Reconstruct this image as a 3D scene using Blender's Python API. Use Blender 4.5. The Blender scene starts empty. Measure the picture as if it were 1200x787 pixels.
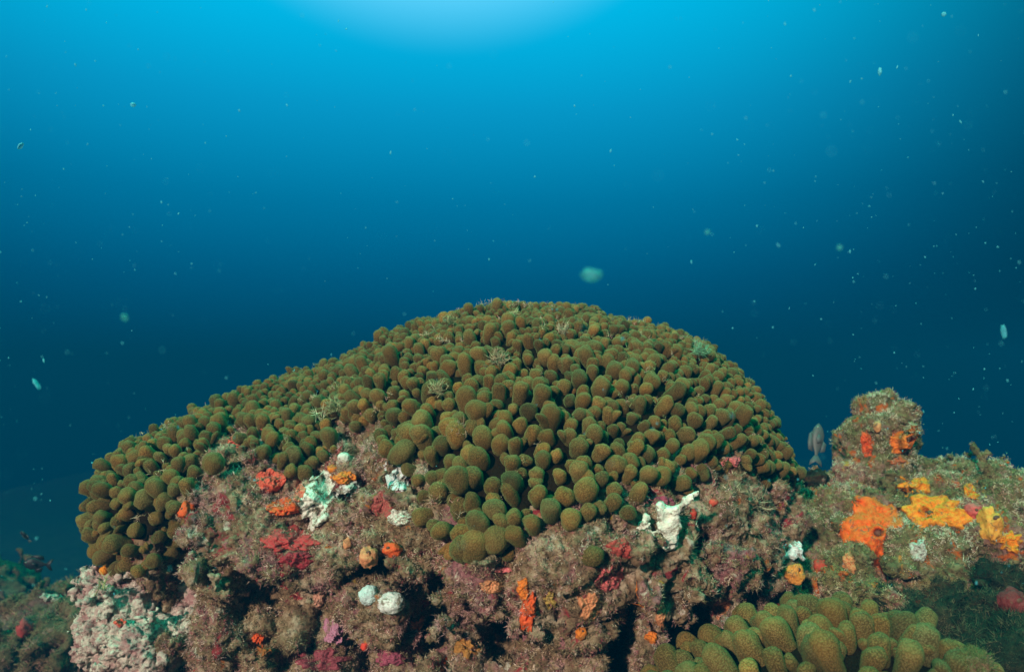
import bpy, bmesh, math, random
import numpy as np
from mathutils import Vector
from mathutils.bvhtree import BVHTree

random.seed(7)
RNG = np.random.default_rng(11)
sc = bpy.context.scene
C = sc.collection

# ------------------------------------------------------------------ camera, water light, sun, exposure
PITCH = math.radians(3.0)
FPX = 900.0                                   # focal length in pixels of a 1200 px wide picture
cam_d = bpy.data.cameras.new('camera')
cam_d.sensor_width = 36.0
cam_d.lens = 36.0 * FPX / 1200.0
cam_d.clip_start = 0.02
cam_d.clip_end = 500.0
cam = bpy.data.objects.new('camera', cam_d)
C.objects.link(cam)
cam.location = (0, 0, 0)
cam.rotation_euler = (math.pi / 2 + PITCH, 0, 0)
sc.camera = cam
cam_d.dof.use_dof = True
cam_d.dof.focus_distance = 1.45
cam_d.dof.aperture_fstop = 4.0

SUN_EL, SUN_AZ = math.radians(21), math.radians(-26)     # azimuth: 0 = straight behind the camera, negative = from the left
SUN_STRENGTH = 5.0
sun_d = bpy.data.lights.new('strobe_sun', 'SUN')  # directional lamp standing in for the diver's strobes
sun_d.energy = SUN_STRENGTH
sun_d.angle = math.radians(2.0)
sun_d.color = (1.0, 0.86, 0.70)
strobe_sun = bpy.data.objects.new('strobe_sun', sun_d)
C.objects.link(strobe_sun)
to_sun = Vector((math.sin(SUN_AZ) * math.cos(SUN_EL), -math.cos(SUN_AZ) * math.cos(SUN_EL), math.sin(SUN_EL)))
strobe_sun.rotation_euler = to_sun.to_track_quat('Z', 'Y').to_euler()
strobe_sun.location = to_sun * 5

world = bpy.data.worlds.new('World')
sc.world = world
world.use_nodes = True
wn, wl = world.node_tree.nodes, world.node_tree.links
wn.clear()
w_out = wn.new('ShaderNodeOutputWorld')
w_bg = wn.new('ShaderNodeBackground')
w_bg.inputs['Strength'].default_value = 0.93
wl.new(w_bg.outputs[0], w_out.inputs[0])
w_tc = wn.new('ShaderNodeTexCoord')
w_sep = wn.new('ShaderNodeSeparateXYZ')
wl.new(w_tc.outputs['Generated'], w_sep.inputs[0])
w_map = wn.new('ShaderNodeMapRange')                      # height of the view direction -> ramp position
w_map.inputs['From Min'].default_value = -0.5
w_map.inputs['From Max'].default_value = 1.0
wl.new(w_sep.outputs['Z'], w_map.inputs['Value'])
w_ramp = wn.new('ShaderNodeValToRGB')
wl.new(w_map.outputs[0], w_ramp.inputs[0])
def zpos(z): return (z + 0.5) / 1.5
WATER = [(-0.5, (0.000, 0.020, 0.035)), (-0.06, (0.000, 0.058, 0.135)), (0.03, (0.000, 0.098, 0.230)),
         (0.12, (0.000, 0.150, 0.330)), (0.22, (0.000, 0.240, 0.480)), (0.33, (0.002, 0.385, 0.715)),
         (0.45, (0.000, 0.60, 1.00)), (0.60, (0.05, 1.15, 1.05)), (0.80, (0.05, 2.2, 1.4)), (1.0, (0.06, 4.4, 2.5))]
els = w_ramp.color_ramp.elements
els[0].position, els[0].color = zpos(WATER[0][0]), (*WATER[0][1], 1)
els[1].position, els[1].color = zpos(WATER[-1][0]), (*WATER[-1][1], 1)
for z, c in WATER[1:-1]:
    e = els.new(zpos(z)); e.color = (*c, 1)
w_dot = wn.new('ShaderNodeVectorMath'); w_dot.operation = 'DOT_PRODUCT'
wl.new(w_tc.outputs['Generated'], w_dot.inputs[0])
_ad = Vector((-0.16, 0.92, 0.36)).normalized()            # where the surface glows brightest
w_dot.inputs[1].default_value = _ad
w_fall = wn.new('ShaderNodeMapRange'); w_fall.interpolation_type = 'SMOOTHSTEP'
w_fall.inputs['From Min'].default_value = 0.62
w_fall.inputs['From Max'].default_value = 1.0
w_fall.inputs['To Min'].default_value = 0.16
w_fall.inputs['To Max'].default_value = 1.0
wl.new(w_dot.outputs['Value'], w_fall.inputs['Value'])
w_top = wn.new('ShaderNodeMapRange')                      # overhead the surface is bright all round
w_top.inputs['From Min'].default_value = 0.45
w_top.inputs['From Max'].default_value = 0.75
wl.new(w_sep.outputs['Z'], w_top.inputs['Value'])
w_max = wn.new('ShaderNodeMath'); w_max.operation = 'MAXIMUM'
wl.new(w_fall.outputs[0], w_max.inputs[0]); wl.new(w_top.outputs[0], w_max.inputs[1])
w_mul = wn.new('ShaderNodeVectorMath'); w_mul.operation = 'SCALE'
wl.new(w_ramp.outputs[0], w_mul.inputs[0]); wl.new(w_max.outputs[0], w_mul.inputs['Scale'])
w_glow = wn.new('ShaderNodeVectorMath'); w_glow.operation = 'DOT_PRODUCT'   # the bright window of the surface overhead
wl.new(w_tc.outputs['Generated'], w_glow.inputs[0])
w_glow.inputs[1].default_value = Vector((-0.10, 1.0, 0.99)).normalized()
w_gs = wn.new('ShaderNodeMapRange'); w_gs.interpolation_type = 'SMOOTHSTEP'
w_gs.inputs['From Min'].default_value = math.cos(math.radians(22.0))
w_gs.inputs['From Max'].default_value = math.cos(math.radians(15.5))
wl.new(w_glow.outputs['Value'], w_gs.inputs['Value'])
w_gc = wn.new('ShaderNodeVectorMath'); w_gc.operation = 'SCALE'
w_gc.inputs[0].default_value = (0.15, 0.20, 0.19)
wl.new(w_gs.outputs[0], w_gc.inputs['Scale'])
w_add = wn.new('ShaderNodeVectorMath'); w_add.operation = 'ADD'
wl.new(w_mul.outputs[0], w_add.inputs[0]); wl.new(w_gc.outputs[0], w_add.inputs[1])
wl.new(w_add.outputs[0], w_bg.inputs['Color'])

vs = sc.view_settings
sc.display_settings.display_device = 'sRGB'
vs.view_transform = 'Standard'
vs.look = 'None'
vs.exposure = 0.12
vs.gamma = 1.0
vs.use_curve_mapping = False
cy = sc.cycles
cy.use_denoising = True
cy.max_bounces = 5
cy.diffuse_bounces = 2
cy.glossy_bounces = 1
cy.transmission_bounces = 3
cy.volume_bounces = 0
cy.transparent_max_bounces = 6
cy.caustics_reflective = cy.caustics_refractive = False
cy.sample_clamp_indirect = 4.0

# ------------------------------------------------------------------ helpers
def at(px, py, d):
    """world point that lies d metres deep along the view axis, seen at px,py of the 1200 x 787 photograph"""
    x, z = (px - 600.0) / FPX, (393.5 - py) / FPX
    c, s = math.cos(PITCH), math.sin(PITCH)
    return Vector((x * d, (c - s * z) * d, (s + c * z) * d))

def project(P):
    c, s = math.cos(PITCH), math.sin(PITCH)
    d = P[:, 1] * c + P[:, 2] * s
    v = -P[:, 1] * s + P[:, 2] * c
    d = np.maximum(d, 1e-3)
    return 600 + FPX * P[:, 0] / d, 393.5 - FPX * v / d, d

def _hash(i, j, k, seed):
    h = (i * np.int64(374761393) + j * np.int64(668265263) + k * np.int64(2147483647 - 58) + np.int64(seed) * np.int64(144269504)) & np.int64(0xffffffff)
    h = ((h ^ (h >> 13)) * np.int64(1274126177)) & np.int64(0xffffffff)
    h = h ^ (h >> 16)
    return h

_G = RNG.normal(size=(256, 3)).astype(np.float32)
_G /= np.linalg.norm(_G, axis=1, keepdims=True)

def noise(P, freq, seed=0):
    """gradient noise, about -1..1"""
    P = np.asarray(P, np.float32) * freq
    I = np.floor(P).astype(np.int64)
    F = P - I
    U = F * F * F * (F * (F * 6 - 15) + 10)
    out = 0
    for a in (0, 1):
        wa = U[:, 0] if a else 1 - U[:, 0]
        for b in (0, 1):
            wb = U[:, 1] if b else 1 - U[:, 1]
            for c in (0, 1):
                wc = U[:, 2] if c else 1 - U[:, 2]
                g = _G[_hash(I[:, 0] + a, I[:, 1] + b, I[:, 2] + c, seed) & 255]
                out = out + wa * wb * wc * (g[:, 0] * (F[:, 0] - a) + g[:, 1] * (F[:, 1] - b) + g[:, 2] * (F[:, 2] - c))
    return out * 1.6

def fbm(P, freq, octaves, seed=0, gain=0.5):
    r, amp = 0, 1.0
    for o in range(octaves):
        r = r + amp * noise(P, freq * 2.03 ** o, seed + o * 17)
        amp *= gain
    return r

def sd_ell(P, c, r):
    q = P - np.array(c, np.float32)
    r = np.array(r, np.float32)
    k0 = np.linalg.norm(q / r, axis=1)
    k1 = np.linalg.norm(q / (r * r), axis=1) + 1e-9
    return k0 * (k0 - 1.0) / k1

def sd_cap(P, a, b, ra, rb):
    a, b = np.array(a, np.float32), np.array(b, np.float32)
    ab = b - a
    t = np.clip(((P - a) @ ab) / (ab @ ab), 0, 1)
    return np.linalg.norm(P - a - t[:, None] * ab, axis=1) - (ra + (rb - ra) * t)

def smin(a, b, k):
    h = np.clip(0.5 + 0.5 * (b - a) / k, 0, 1)
    return b + (a - b) * h - k * h * (1 - h)

def smax(a, b, k): return -smin(-a, -b, k)

def surface_nets(fn, lo, hi, h, detail=None, band=0.1):
    """closed mesh of fn < 0; detail(P) is only worked out near the surface"""
    lo, hi = np.array(lo, np.float32), np.array(hi, np.float32)
    n = np.ceil((hi - lo) / h).astype(int) + 1
    ax = [lo[i] + h * np.arange(n[i], dtype=np.float32) for i in range(3)]
    V = np.empty(n, np.float32)
    YZ = np.stack(np.meshgrid(ax[1], ax[2], indexing='ij'), -1).reshape(-1, 2)
    for i0 in range(0, n[0], 16):
        xs = ax[0][i0:i0 + 16]
        P = np.empty((len(xs), len(YZ), 3), np.float32)
        P[:, :, 0] = xs[:, None]; P[:, :, 1:] = YZ[None]
        P = P.reshape(-1, 3)
        v = fn(P).astype(np.float32)
        if detail is not None:
            m = np.abs(v) < band
            if m.any(): v[m] += detail(P[m])
        V[i0:i0 + 16] = v.reshape(len(xs), n[1], n[2])
    V[0] = V[-1] = 1; V[:, 0] = V[:, -1] = 1; V[:, :, 0] = V[:, :, -1] = 1
    ins = V < 0
    cs = [(a, b, c) for a in (0, 1) for b in (0, 1) for c in (0, 1)]
    def cor(A, o): return A[o[0]:A.shape[0] - 1 + o[0], o[1]:A.shape[1] - 1 + o[1], o[2]:A.shape[2] - 1 + o[2]]
    cnt = sum(cor(ins, o).astype(np.int8) for o in cs)
    act = (cnt > 0) & (cnt < 8)
    cells = np.argwhere(act)
    idx = np.full(act.shape, -1, np.int64)
    idx[act] = np.arange(len(cells))
    acc = np.zeros((len(cells), 3), np.float32); num = np.zeros(len(cells), np.float32)
    for o in cs:
        for d in range(3):
            if o[d]: continue
            o2 = list(o); o2[d] = 1
            v1 = V[cells[:, 0] + o[0], cells[:, 1] + o[1], cells[:, 2] + o[2]]
            v2 = V[cells[:, 0] + o2[0], cells[:, 1] + o2[1], cells[:, 2] + o2[2]]
            x = (v1 < 0) != (v2 < 0)
            t = np.where(x, v1 / np.where(x, v1 - v2, 1), 0)
            p = np.tile(np.array(o, np.float32), (len(cells), 1)); p[:, d] = t
            acc[x] += p[x]; num[x] += 1
    verts = lo + h * (cells + acc / num[:, None])
    quads = []
    for d in range(3):
        e1, e2 = (d + 1) % 3, (d + 2) % 3
        a = [slice(None)] * 3; b = [slice(None)] * 3
        a[d] = slice(0, -1); b[d] = slice(1, None)
        A, B = ins[tuple(a)], ins[tuple(b)]
        E = np.argwhere(A != B)
        E = E[(E[:, e1] > 0) & (E[:, e2] > 0) & (E[:, e1] < n[e1] - 1) & (E[:, e2] < n[e2] - 1)]
        s = A[E[:, 0], E[:, 1], E[:, 2]]
        q = []
        for (u, w) in ((1, 1), (0, 1), (0, 0), (1, 0)):
            c = E.copy(); c[:, e1] -= u; c[:, e2] -= w
            q.append(idx[c[:, 0], c[:, 1], c[:, 2]])
        q = np.stack(q, 1)
        q[~s] = q[~s][:, ::-1]
        quads.append(q)
    return verts.astype(np.float32), np.concatenate(quads)

def mesh_from(name, verts, faces, smooth=True):
    """faces: int array (n,3) or (n,4), or list of such"""
    me = bpy.data.meshes.new(name)
    if not isinstance(faces, list): faces = [faces]
    faces = [np.asarray(f, np.int64) for f in faces if len(f)]
    nl = sum(f.size for f in faces)
    me.vertices.add(len(verts)); me.vertices.foreach_set('co', np.asarray(verts, np.float32).ravel())
    me.loops.add(nl); me.loops.foreach_set('vertex_index', np.concatenate([f.ravel() for f in faces]).astype(np.int32))
    npoly = sum(len(f) for f in faces)
    tot = np.concatenate([np.full(len(f), f.shape[1], np.int32) for f in faces])
    st = np.concatenate([[0], np.cumsum(tot)[:-1]]).astype(np.int32)
    me.polygons.add(npoly); me.polygons.foreach_set('loop_start', st); me.polygons.foreach_set('loop_total', tot)
    me.update(calc_edges=True)
    if len(verts) < 400000: me.validate()
    if smooth: me.polygons.foreach_set('use_smooth', np.ones(len(me.polygons), bool))
    return me

def vcol(me, cols, name='tint'):
    a = me.color_attributes.new(name, 'FLOAT_COLOR', 'POINT')
    c = np.ones((len(me.vertices), 4), np.float32); c[:, :3] = cols
    a.data.foreach_set('color', c.ravel())

def vnormals(verts, faces):
    f = faces
    N = np.zeros_like(verts)
    a, b, c = verts[f[:, 0]], verts[f[:, 1]], verts[f[:, 2]]
    fn = np.cross(b - a, c - a)
    if f.shape[1] == 4:
        fn = fn + np.cross(c - a, verts[f[:, 3]] - a)
    for k in range(f.shape[1]): np.add.at(N, f[:, k], fn)
    return N / (np.linalg.norm(N, axis=1, keepdims=True) + 1e-12)

def tag(o, label=None, cat=None, group=None, kind=None):
    if label: o['label'] = label
    if cat: o['category'] = cat
    if group: o['group'] = group
    if kind: o['kind'] = kind
    return o

def obj(name, me, mat, parent=None):
    o = bpy.data.objects.new(name, me)
    C.objects.link(o)
    if mat is not None and not me.materials: me.materials.append(mat)
    if parent is not None:
        o.parent = parent
        o.matrix_parent_inverse = parent.matrix_basis.inverted()
    return o

def empty(name, loc):
    o = bpy.data.objects.new(name, None)
    o.empty_display_size = 0.05
    C.objects.link(o); o.location = loc
    bpy.context.view_layer.update()
    return o

def icosphere(sub):
    bm = bmesh.new(); bmesh.ops.create_icosphere(bm, subdivisions=sub, radius=1.0)
    bm.verts.ensure_lookup_table()
    v = np.array([x.co[:] for x in bm.verts], np.float32); f = np.array([[q.index for q in p.verts] for p in bm.faces], np.int64)
    bm.free(); return v, f
ICO2, ICO3, ICO1, ICO4 = icosphere(2), icosphere(3), icosphere(1), icosphere(4)

# ------------------------------------------------------------------ materials
def new_mat(name):
    m = bpy.data.materials.new(name); m.use_nodes = True
    n, l = m.node_tree.nodes, m.node_tree.links
    n.clear()
    out = n.new('ShaderNodeOutputMaterial'); b = n.new('ShaderNodeBsdfPrincipled')
    l.new(b.outputs[0], out.inputs['Surface'])
    return m, n, l, b

def nz(n, l, vec, scale, detail=4, rough=0.6, dist=0.0):
    t = n.new('ShaderNodeTexNoise'); t.inputs['Scale'].default_value = scale
    t.inputs['Detail'].default_value = detail; t.inputs['Roughness'].default_value = rough
    t.inputs['Distortion'].default_value = dist
    l.new(vec, t.inputs['Vector']); return t.outputs['Fac']

def ramp(n, l, fac, stops):
    r = n.new('ShaderNodeValToRGB'); e = r.color_ramp.elements
    e[0].position, e[0].color = stops[0][0], (*stops[0][1], 1)
    e[1].position, e[1].color = stops[-1][0], (*stops[-1][1], 1)
    for p, c in stops[1:-1]:
        x = e.new(p); x.color = (*c, 1)
    l.new(fac, r.inputs[0]); return r.outputs[0]

def mix(n, l, fac, a, b, mode='MIX'):
    m = n.new('ShaderNodeMix'); m.data_type = 'RGBA'; m.blend_type = mode
    if isinstance(fac, (int, float)): m.inputs[0].default_value = fac
    else: l.new(fac, m.inputs[0])
    for s, i in ((a, 6), (b, 7)):
        if isinstance(s, tuple): m.inputs[i].default_value = (*s, 1)
        else: l.new(s, m.inputs[i])
    return m.outputs[2]

def step(n, l, v, a, b, lo=0.0, hi=1.0):
    m = n.new('ShaderNodeMapRange'); m.interpolation_type = 'SMOOTHSTEP'
    m.inputs[1].default_value, m.inputs[2].default_value, m.inputs[3].default_value, m.inputs[4].default_value = a, b, lo, hi
    l.new(v, m.inputs[0]); return m.outputs[0]

def bump(n, l, b, h, strength, dist, prev=None):
    x = n.new('ShaderNodeBump'); x.inputs['Strength'].default_value = strength; x.inputs['Distance'].default_value = dist
    l.new(h, x.inputs['Height'])
    if prev is not None: l.new(prev, x.inputs['Normal'])
    l.new(x.outputs[0], b.inputs['Normal']); return x.outputs[0]

def pos(n):
    return n.new('ShaderNodeNewGeometry').outputs['Position']

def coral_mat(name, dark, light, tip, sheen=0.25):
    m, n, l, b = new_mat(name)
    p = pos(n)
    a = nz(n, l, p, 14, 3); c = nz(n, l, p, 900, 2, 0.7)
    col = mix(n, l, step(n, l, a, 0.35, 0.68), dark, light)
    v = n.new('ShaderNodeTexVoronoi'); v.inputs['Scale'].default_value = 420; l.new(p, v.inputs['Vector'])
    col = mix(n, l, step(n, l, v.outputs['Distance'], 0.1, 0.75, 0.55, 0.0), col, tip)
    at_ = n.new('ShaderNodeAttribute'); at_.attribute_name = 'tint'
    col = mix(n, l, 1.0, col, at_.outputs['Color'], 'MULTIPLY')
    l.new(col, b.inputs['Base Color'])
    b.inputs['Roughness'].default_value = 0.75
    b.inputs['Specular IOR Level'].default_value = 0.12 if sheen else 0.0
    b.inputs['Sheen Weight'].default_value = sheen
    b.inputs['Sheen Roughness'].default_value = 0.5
    b.inputs['Sheen Tint'].default_value = (0.55, 0.9, 0.35, 1)  # green tint imitates the green overhead light on the knob rims
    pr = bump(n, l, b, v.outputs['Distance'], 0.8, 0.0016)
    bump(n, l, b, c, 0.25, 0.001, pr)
    return m

def rock_mat(name, stops, crust, crust_amt, specks, dark, scale=1.0):
    m, n, l, b = new_mat(name)
    p = pos(n)
    col = ramp(n, l, nz(n, l, p, 22 * scale, 7, 0.72, 0.4), stops)
    f = step(n, l, nz(n, l, p, 7.0 * scale, 5, 0.6, 0.6), 0.62 - crust_amt * 0.25, 0.72 - crust_amt * 0.25)
    crc = ramp(n, l, nz(n, l, p, 60, 5, 0.7), crust)
    col = mix(n, l, f, col, crc)
    for i, (sc_, thr, colr) in enumerate(specks):
        w = n.new('ShaderNodeVectorMath'); w.operation = 'ADD'; w.inputs[1].default_value = (3.7 * i, 9.1, -2.2 * i)
        l.new(p, w.inputs[0])
        col = mix(n, l, step(n, l, nz(n, l, w.outputs[0], sc_, 4, 0.6, 0.8), thr, thr + 0.05), col, colr)
    col = mix(n, l, step(n, l, nz(n, l, p, 90, 4, 0.7), 0.52, 0.66, 0.0, 0.75), col, dark)
    l.new(col, b.inputs['Base Color'])
    b.inputs['Roughness'].default_value = 0.85
    b.inputs['Specular IOR Level'].default_value = 0.08
    pr = bump(n, l, b, nz(n, l, p, 60, 6, 0.75), 0.9, 0.012)
    bump(n, l, b, nz(n, l, p, 380, 4, 0.7), 0.7, 0.003, pr)
    return m

BROWN = [(0.25, (0.05, 0.032, 0.02)), (0.42, (0.20, 0.12, 0.07)), (0.52, (0.34, 0.225, 0.135)), (0.63, (0.58, 0.45, 0.32)), (0.8, (0.26, 0.16, 0.10))]
OLIVE = [(0.25, (0.035, 0.035, 0.018)), (0.42, (0.13, 0.11, 0.05)), (0.55, (0.22, 0.18, 0.085)), (0.68, (0.34, 0.29, 0.17)), (0.8, (0.15, 0.16, 0.06))]
PINKY = [(0.25, (0.30, 0.15, 0.14)), (0.42, (0.55, 0.30, 0.29)), (0.50, (0.72, 0.52, 0.46)), (0.60, (0.88, 0.80, 0.68)), (0.8, (0.55, 0.33, 0.34))]
M = {}
M['boulder'] = rock_mat('encrusted_rock', BROWN, [(0.3, (0.16, 0.05, 0.06)), (0.55, (0.42, 0.18, 0.19)), (0.75, (0.58, 0.36, 0.33))], 0.28,
                        [(13, 0.62, (0.38, 0.05, 0.06)), (17, 0.655, (0.60, 0.18, 0.05)), (24, 0.63, (0.60, 0.52, 0.42)), (31, 0.66, (0.5, 0.2, 0.22)), (21, 0.67, (0.40, 0.26, 0.05))], (0.03, 0.02, 0.015))
M['ridge'] = rock_mat('ridge_rock', OLIVE, [(0.3, (0.22, 0.09, 0.07)), (0.55, (0.36, 0.18, 0.14)), (0.75, (0.5, 0.36, 0.27))], 0.5,
                      [(12, 0.58, (0.58, 0.13, 0.025)), (20, 0.64, (0.62, 0.3, 0.06)), (26, 0.66, (0.55, 0.50, 0.40)), (33, 0.69, (0.5, 0.24, 0.2))], (0.025, 0.02, 0.012))
M['pink'] = rock_mat('pink_coralline_rock', PINKY, [(0.3, (0.36, 0.16, 0.20)), (0.55, (0.56, 0.32, 0.34)), (0.75, (0.78, 0.62, 0.56))], 0.3,
                     [(15, 0.73, (0.6, 0.18, 0.12))], (0.10, 0.065, 0.05))
M['shade'] = rock_mat('shade_painted_algae_rock', [(0.3, (0.006, 0.014, 0.009)), (0.5, (0.016, 0.032, 0.018)), (0.7, (0.07, 0.055, 0.028)), (0.8, (0.03, 0.03, 0.015))],
                      [(0.3, (0.05, 0.02, 0.012)), (0.6, (0.12, 0.055, 0.025))], 0.1, [(14, 0.72, (0.2, 0.1, 0.03))], (0.006, 0.008, 0.006))  # algae green, darkened so the corner's shade is painted into the colour
M['far'] = rock_mat('dim_reef_rock', [(0.3, (0.05, 0.035, 0.022)), (0.5, (0.15, 0.10, 0.055)), (0.7, (0.28, 0.19, 0.12)), (0.8, (0.15, 0.14, 0.06))],
                    [(0.3, (0.12, 0.05, 0.05)), (0.6, (0.22, 0.11, 0.1))], 0.3, [(15, 0.73, (0.3, 0.05, 0.05))], (0.02, 0.02, 0.015))
M['sand'] = rock_mat('seabed_sand', [(0.3, (0.10, 0.10, 0.07)), (0.7, (0.22, 0.21, 0.16))], [(0.3, (0.08, 0.08, 0.06)), (0.7, (0.16, 0.15, 0.11))], 0.3, [], (0.08, 0.08, 0.06), 0.2)
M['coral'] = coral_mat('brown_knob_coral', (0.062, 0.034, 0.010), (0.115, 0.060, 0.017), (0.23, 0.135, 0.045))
M['coral_base'] = coral_mat('coral_base_gap_shade', (0.008, 0.006, 0.003), (0.018, 0.012, 0.006), (0.026, 0.018, 0.009), 0.0)  # near black: the shade between the knobs is painted into the base
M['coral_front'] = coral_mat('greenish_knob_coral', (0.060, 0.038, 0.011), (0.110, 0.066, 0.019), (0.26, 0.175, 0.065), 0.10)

def turf_mat():
    m, n, l, b = new_mat('turf_filaments')
    a = n.new('ShaderNodeAttribute'); a.attribute_name = 'tint'
    l.new(a.outputs['Color'], b.inputs['Base Color'])
    b.inputs['Roughness'].default_value = 0.8
    b.inputs['Specular IOR Level'].default_value = 0.05
    return m
M['turf'] = turf_mat()

_sp = {}
def sponge_mat(col, pores=True):
    key = (col, pores)
    if key in _sp: return _sp[key]
    m, n, l, b = new_mat('sponge_skin')
    p = pos(n)
    c2 = tuple(x * 0.62 for x in col); c3 = tuple(min(0.9, x * 1.12 + 0.03) for x in col)
    cc = ramp(n, l, nz(n, l, p, 85, 5, 0.7), [(0.3, c2), (0.5, col), (0.72, c3)])
    cc = mix(n, l, step(n, l, nz(n, l, p, 46, 5, 0.75, 0.5), (0.50 if min(col) > 0.4 else 0.54), (0.60 if min(col) > 0.4 else 0.64), 0.0, 0.85), cc, (0.16, 0.11, 0.06))
    v = n.new('ShaderNodeTexVoronoi'); v.inputs['Scale'].default_value = 330; l.new(p, v.inputs['Vector'])
    if pores:
        cc = mix(n, l, step(n, l, v.outputs['Distance'], 0.0, 0.3, 0.55, 0.0), cc, c2)
    l.new(cc, b.inputs['Base Color'])
    b.inputs['Roughness'].default_value = 0.7
    b.inputs['Specular IOR Level'].default_value = 0.3
    b.inputs['Subsurface Weight'].default_value = 0.0
    pr = bump(n, l, b, nz(n, l, p, 120, 4, 0.7), 0.7, 0.004)
    bump(n, l, b, v.outputs['Distance'], 0.5, 0.0018, pr)
    _sp[key] = m
    return m

def plain_mat(name, col, rough=0.6, spec=0.3, var=0.3, scale=60):
    m, n, l, b = new_mat(name)
    p = pos(n)
    cc = mix(n, l, nz(n, l, p, scale, 4), tuple(x * (1 - var) for x in col), tuple(x * (1 + var) for x in col))
    l.new(cc, b.inputs['Base Color'])
    b.inputs['Roughness'].default_value = rough; b.inputs['Specular IOR Level'].default_value = spec
    return m

# ------------------------------------------------------------------ haze (the water itself) and sea floor
def haze_box():
    lo, hi = (-21.0, -0.75, -6.0), (21.0, 42.0, 0.98)
    v = np.array([[x, y, z] for x in (lo[0], hi[0]) for y in (lo[1], hi[1]) for z in (lo[2], hi[2])], np.float32)
    f = np.array([[0, 1, 3, 2], [4, 6, 7, 5], [0, 4, 5, 1], [2, 3, 7, 6], [0, 2, 6, 4], [1, 5, 7, 3]])
    m = bpy.data.materials.new('sea_water'); m.use_nodes = True
    n, l = m.node_tree.nodes, m.node_tree.links
    n.clear()
    out = n.new('ShaderNodeOutputMaterial'); pv = n.new('ShaderNodeVolumePrincipled')
    pv.inputs['Color'].default_value = (0.0005, 0.070, 0.180, 1)
    pv.inputs['Density'].default_value = 0.095
    pv.inputs['Anisotropy'].default_value = 0.0
    l.new(pv.outputs[0], out.inputs['Volume'])
    o = obj('haze', mesh_from('haze', v, f, False), m)
    tag(o, 'blue sea water fading the far reef', 'water', kind='stuff')
haze_box()

def seabed():
    nx, ny = 220, 220
    xs = np.sign(np.linspace(-1, 1, nx)) * np.abs(np.linspace(-1, 1, nx)) ** 1.7 * 20
    ys = -0.6 + np.linspace(0, 1, ny) ** 1.7 * 42
    X, Y = np.meshgrid(xs, ys, indexing='ij')
    P = np.stack([X.ravel(), Y.ravel(), np.zeros(X.size)], 1).astype(np.float32)
    rr = np.clip((np.hypot(P[:, 0] * 0.8, P[:, 1] - 1.4) - 1.9) / 7.5, 0, 1)
    P[:, 2] = -1.08 - 3.4 * rr * rr * (3 - 2 * rr) + 0.16 * noise(P, 0.25, 3) + 0.05 * fbm(P, 1.1, 4, 5)
    i = np.arange((nx - 1) * (ny - 1)); a = (i // (ny - 1)) * ny + i % (ny - 1)
    f = np.stack([a, a + ny, a + ny + 1, a + 1], 1)
    o = obj('seabed', mesh_from('seabed', P, f), M['sand'])
    o['kind'] = 'structure'
seabed()

# ------------------------------------------------------------------ rocks
def blobs(spec, k):
    items = [(np.array(at(px, py, d), np.float32), r) for (px, py, d, r) in spec]
    def f(P):
        v = None
        for c, r in items:
            e = sd_ell(P, c, r)
            v = e if v is None else smin(v, e, k)
        return v
    return f

def carve(f, holes, k=0.03):
    items = [(np.array(at(px, py, d), np.float32), r) for (px, py, d, r) in holes]
    def g(P):
        v = f(P)
        for c, r in items:
            v = smax(v, -sd_ell(P, c, r), k)
        return v
    return g

def lumpy(a1, a2, a3, seed, a4=0.0):
    def d(P):
        v = a1 * noise(P, 5.0, seed) + a2 * (np.abs(noise(P, 11.0, seed + 1)) * -1.6 + 0.5) + a3 * (np.abs(noise(P, 26.0, seed + 2)) * -1.6 + 0.5)
        if a4: v = v + a4 * (np.abs(noise(P, 60.0, seed + 3)) * -1.6 + 0.5)
        return v
    return d

# where the live coral ends on the boulder (lower rim as seen from the front)
RIM = np.array([(-400, 655), (85, 640), (130, 664), (170, 668), (205, 640), (222, 596), (232, 548), (262, 516), (290, 505), (305, 548), (345, 556), (390, 548),
                (404, 500), (438, 498), (455, 540), (500, 566), (512, 620), (548, 655), (600, 652), (640, 625), (700, 612), (735, 592), (755, 572), (800, 560), (850, 540),
                (905, 560), (940, 566), (1400, 566)], np.float32)
def in_coral(P, shrink=0):
    px, py, d = project(P)
    low = np.interp(px, RIM[:, 0], RIM[:, 1]) + 12 * noise(P, 14, 91)
    return py < low - shrink

dome0 = blobs([(616, 561, 2.35, (0.69, 1.14, 0.50)), (776, 532, 2.14, (0.23, 0.5, 0.30)), (390, 584, 2.08, (0.44, 0.64, 0.32)), (255, 580, 1.80, (0.205, 0.30, 0.145)), (228, 594, 1.68, (0.12, 0.2, 0.11))], 0.075)
def dome(P):
    Q = P.copy()
    far_ = Q[:, 1] > 2.35
    Q[far_, 1] = 2.35 + (Q[far_, 1] - 2.35) * 1.7      # the back of the boulder is steeper
    return dome0(Q)
under = blobs([(600, 850, 2.05, (0.62, 0.62, 0.62)), (330, 640, 1.66, (0.24, 0.33, 0.26)), (350, 770, 1.62, (0.22, 0.27, 0.18)),
               (520, 790, 1.68, (0.28, 0.30, 0.15)), (480, 625, 1.62, (0.17, 0.28, 0.15)), (680, 670, 1.62, (0.15, 0.28, 0.14)), (775, 625, 1.68, (0.17, 0.30, 0.16)),
               (650, 775, 1.62, (0.11, 0.26, 0.17)), (760, 770, 1.64, (0.075, 0.22, 0.16)), (830, 600, 1.98, (0.14, 0.35, 0.17)),
               ], 0.05)
def boulder_f(P): return smin(dome(P), under(P), 0.04)
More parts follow.
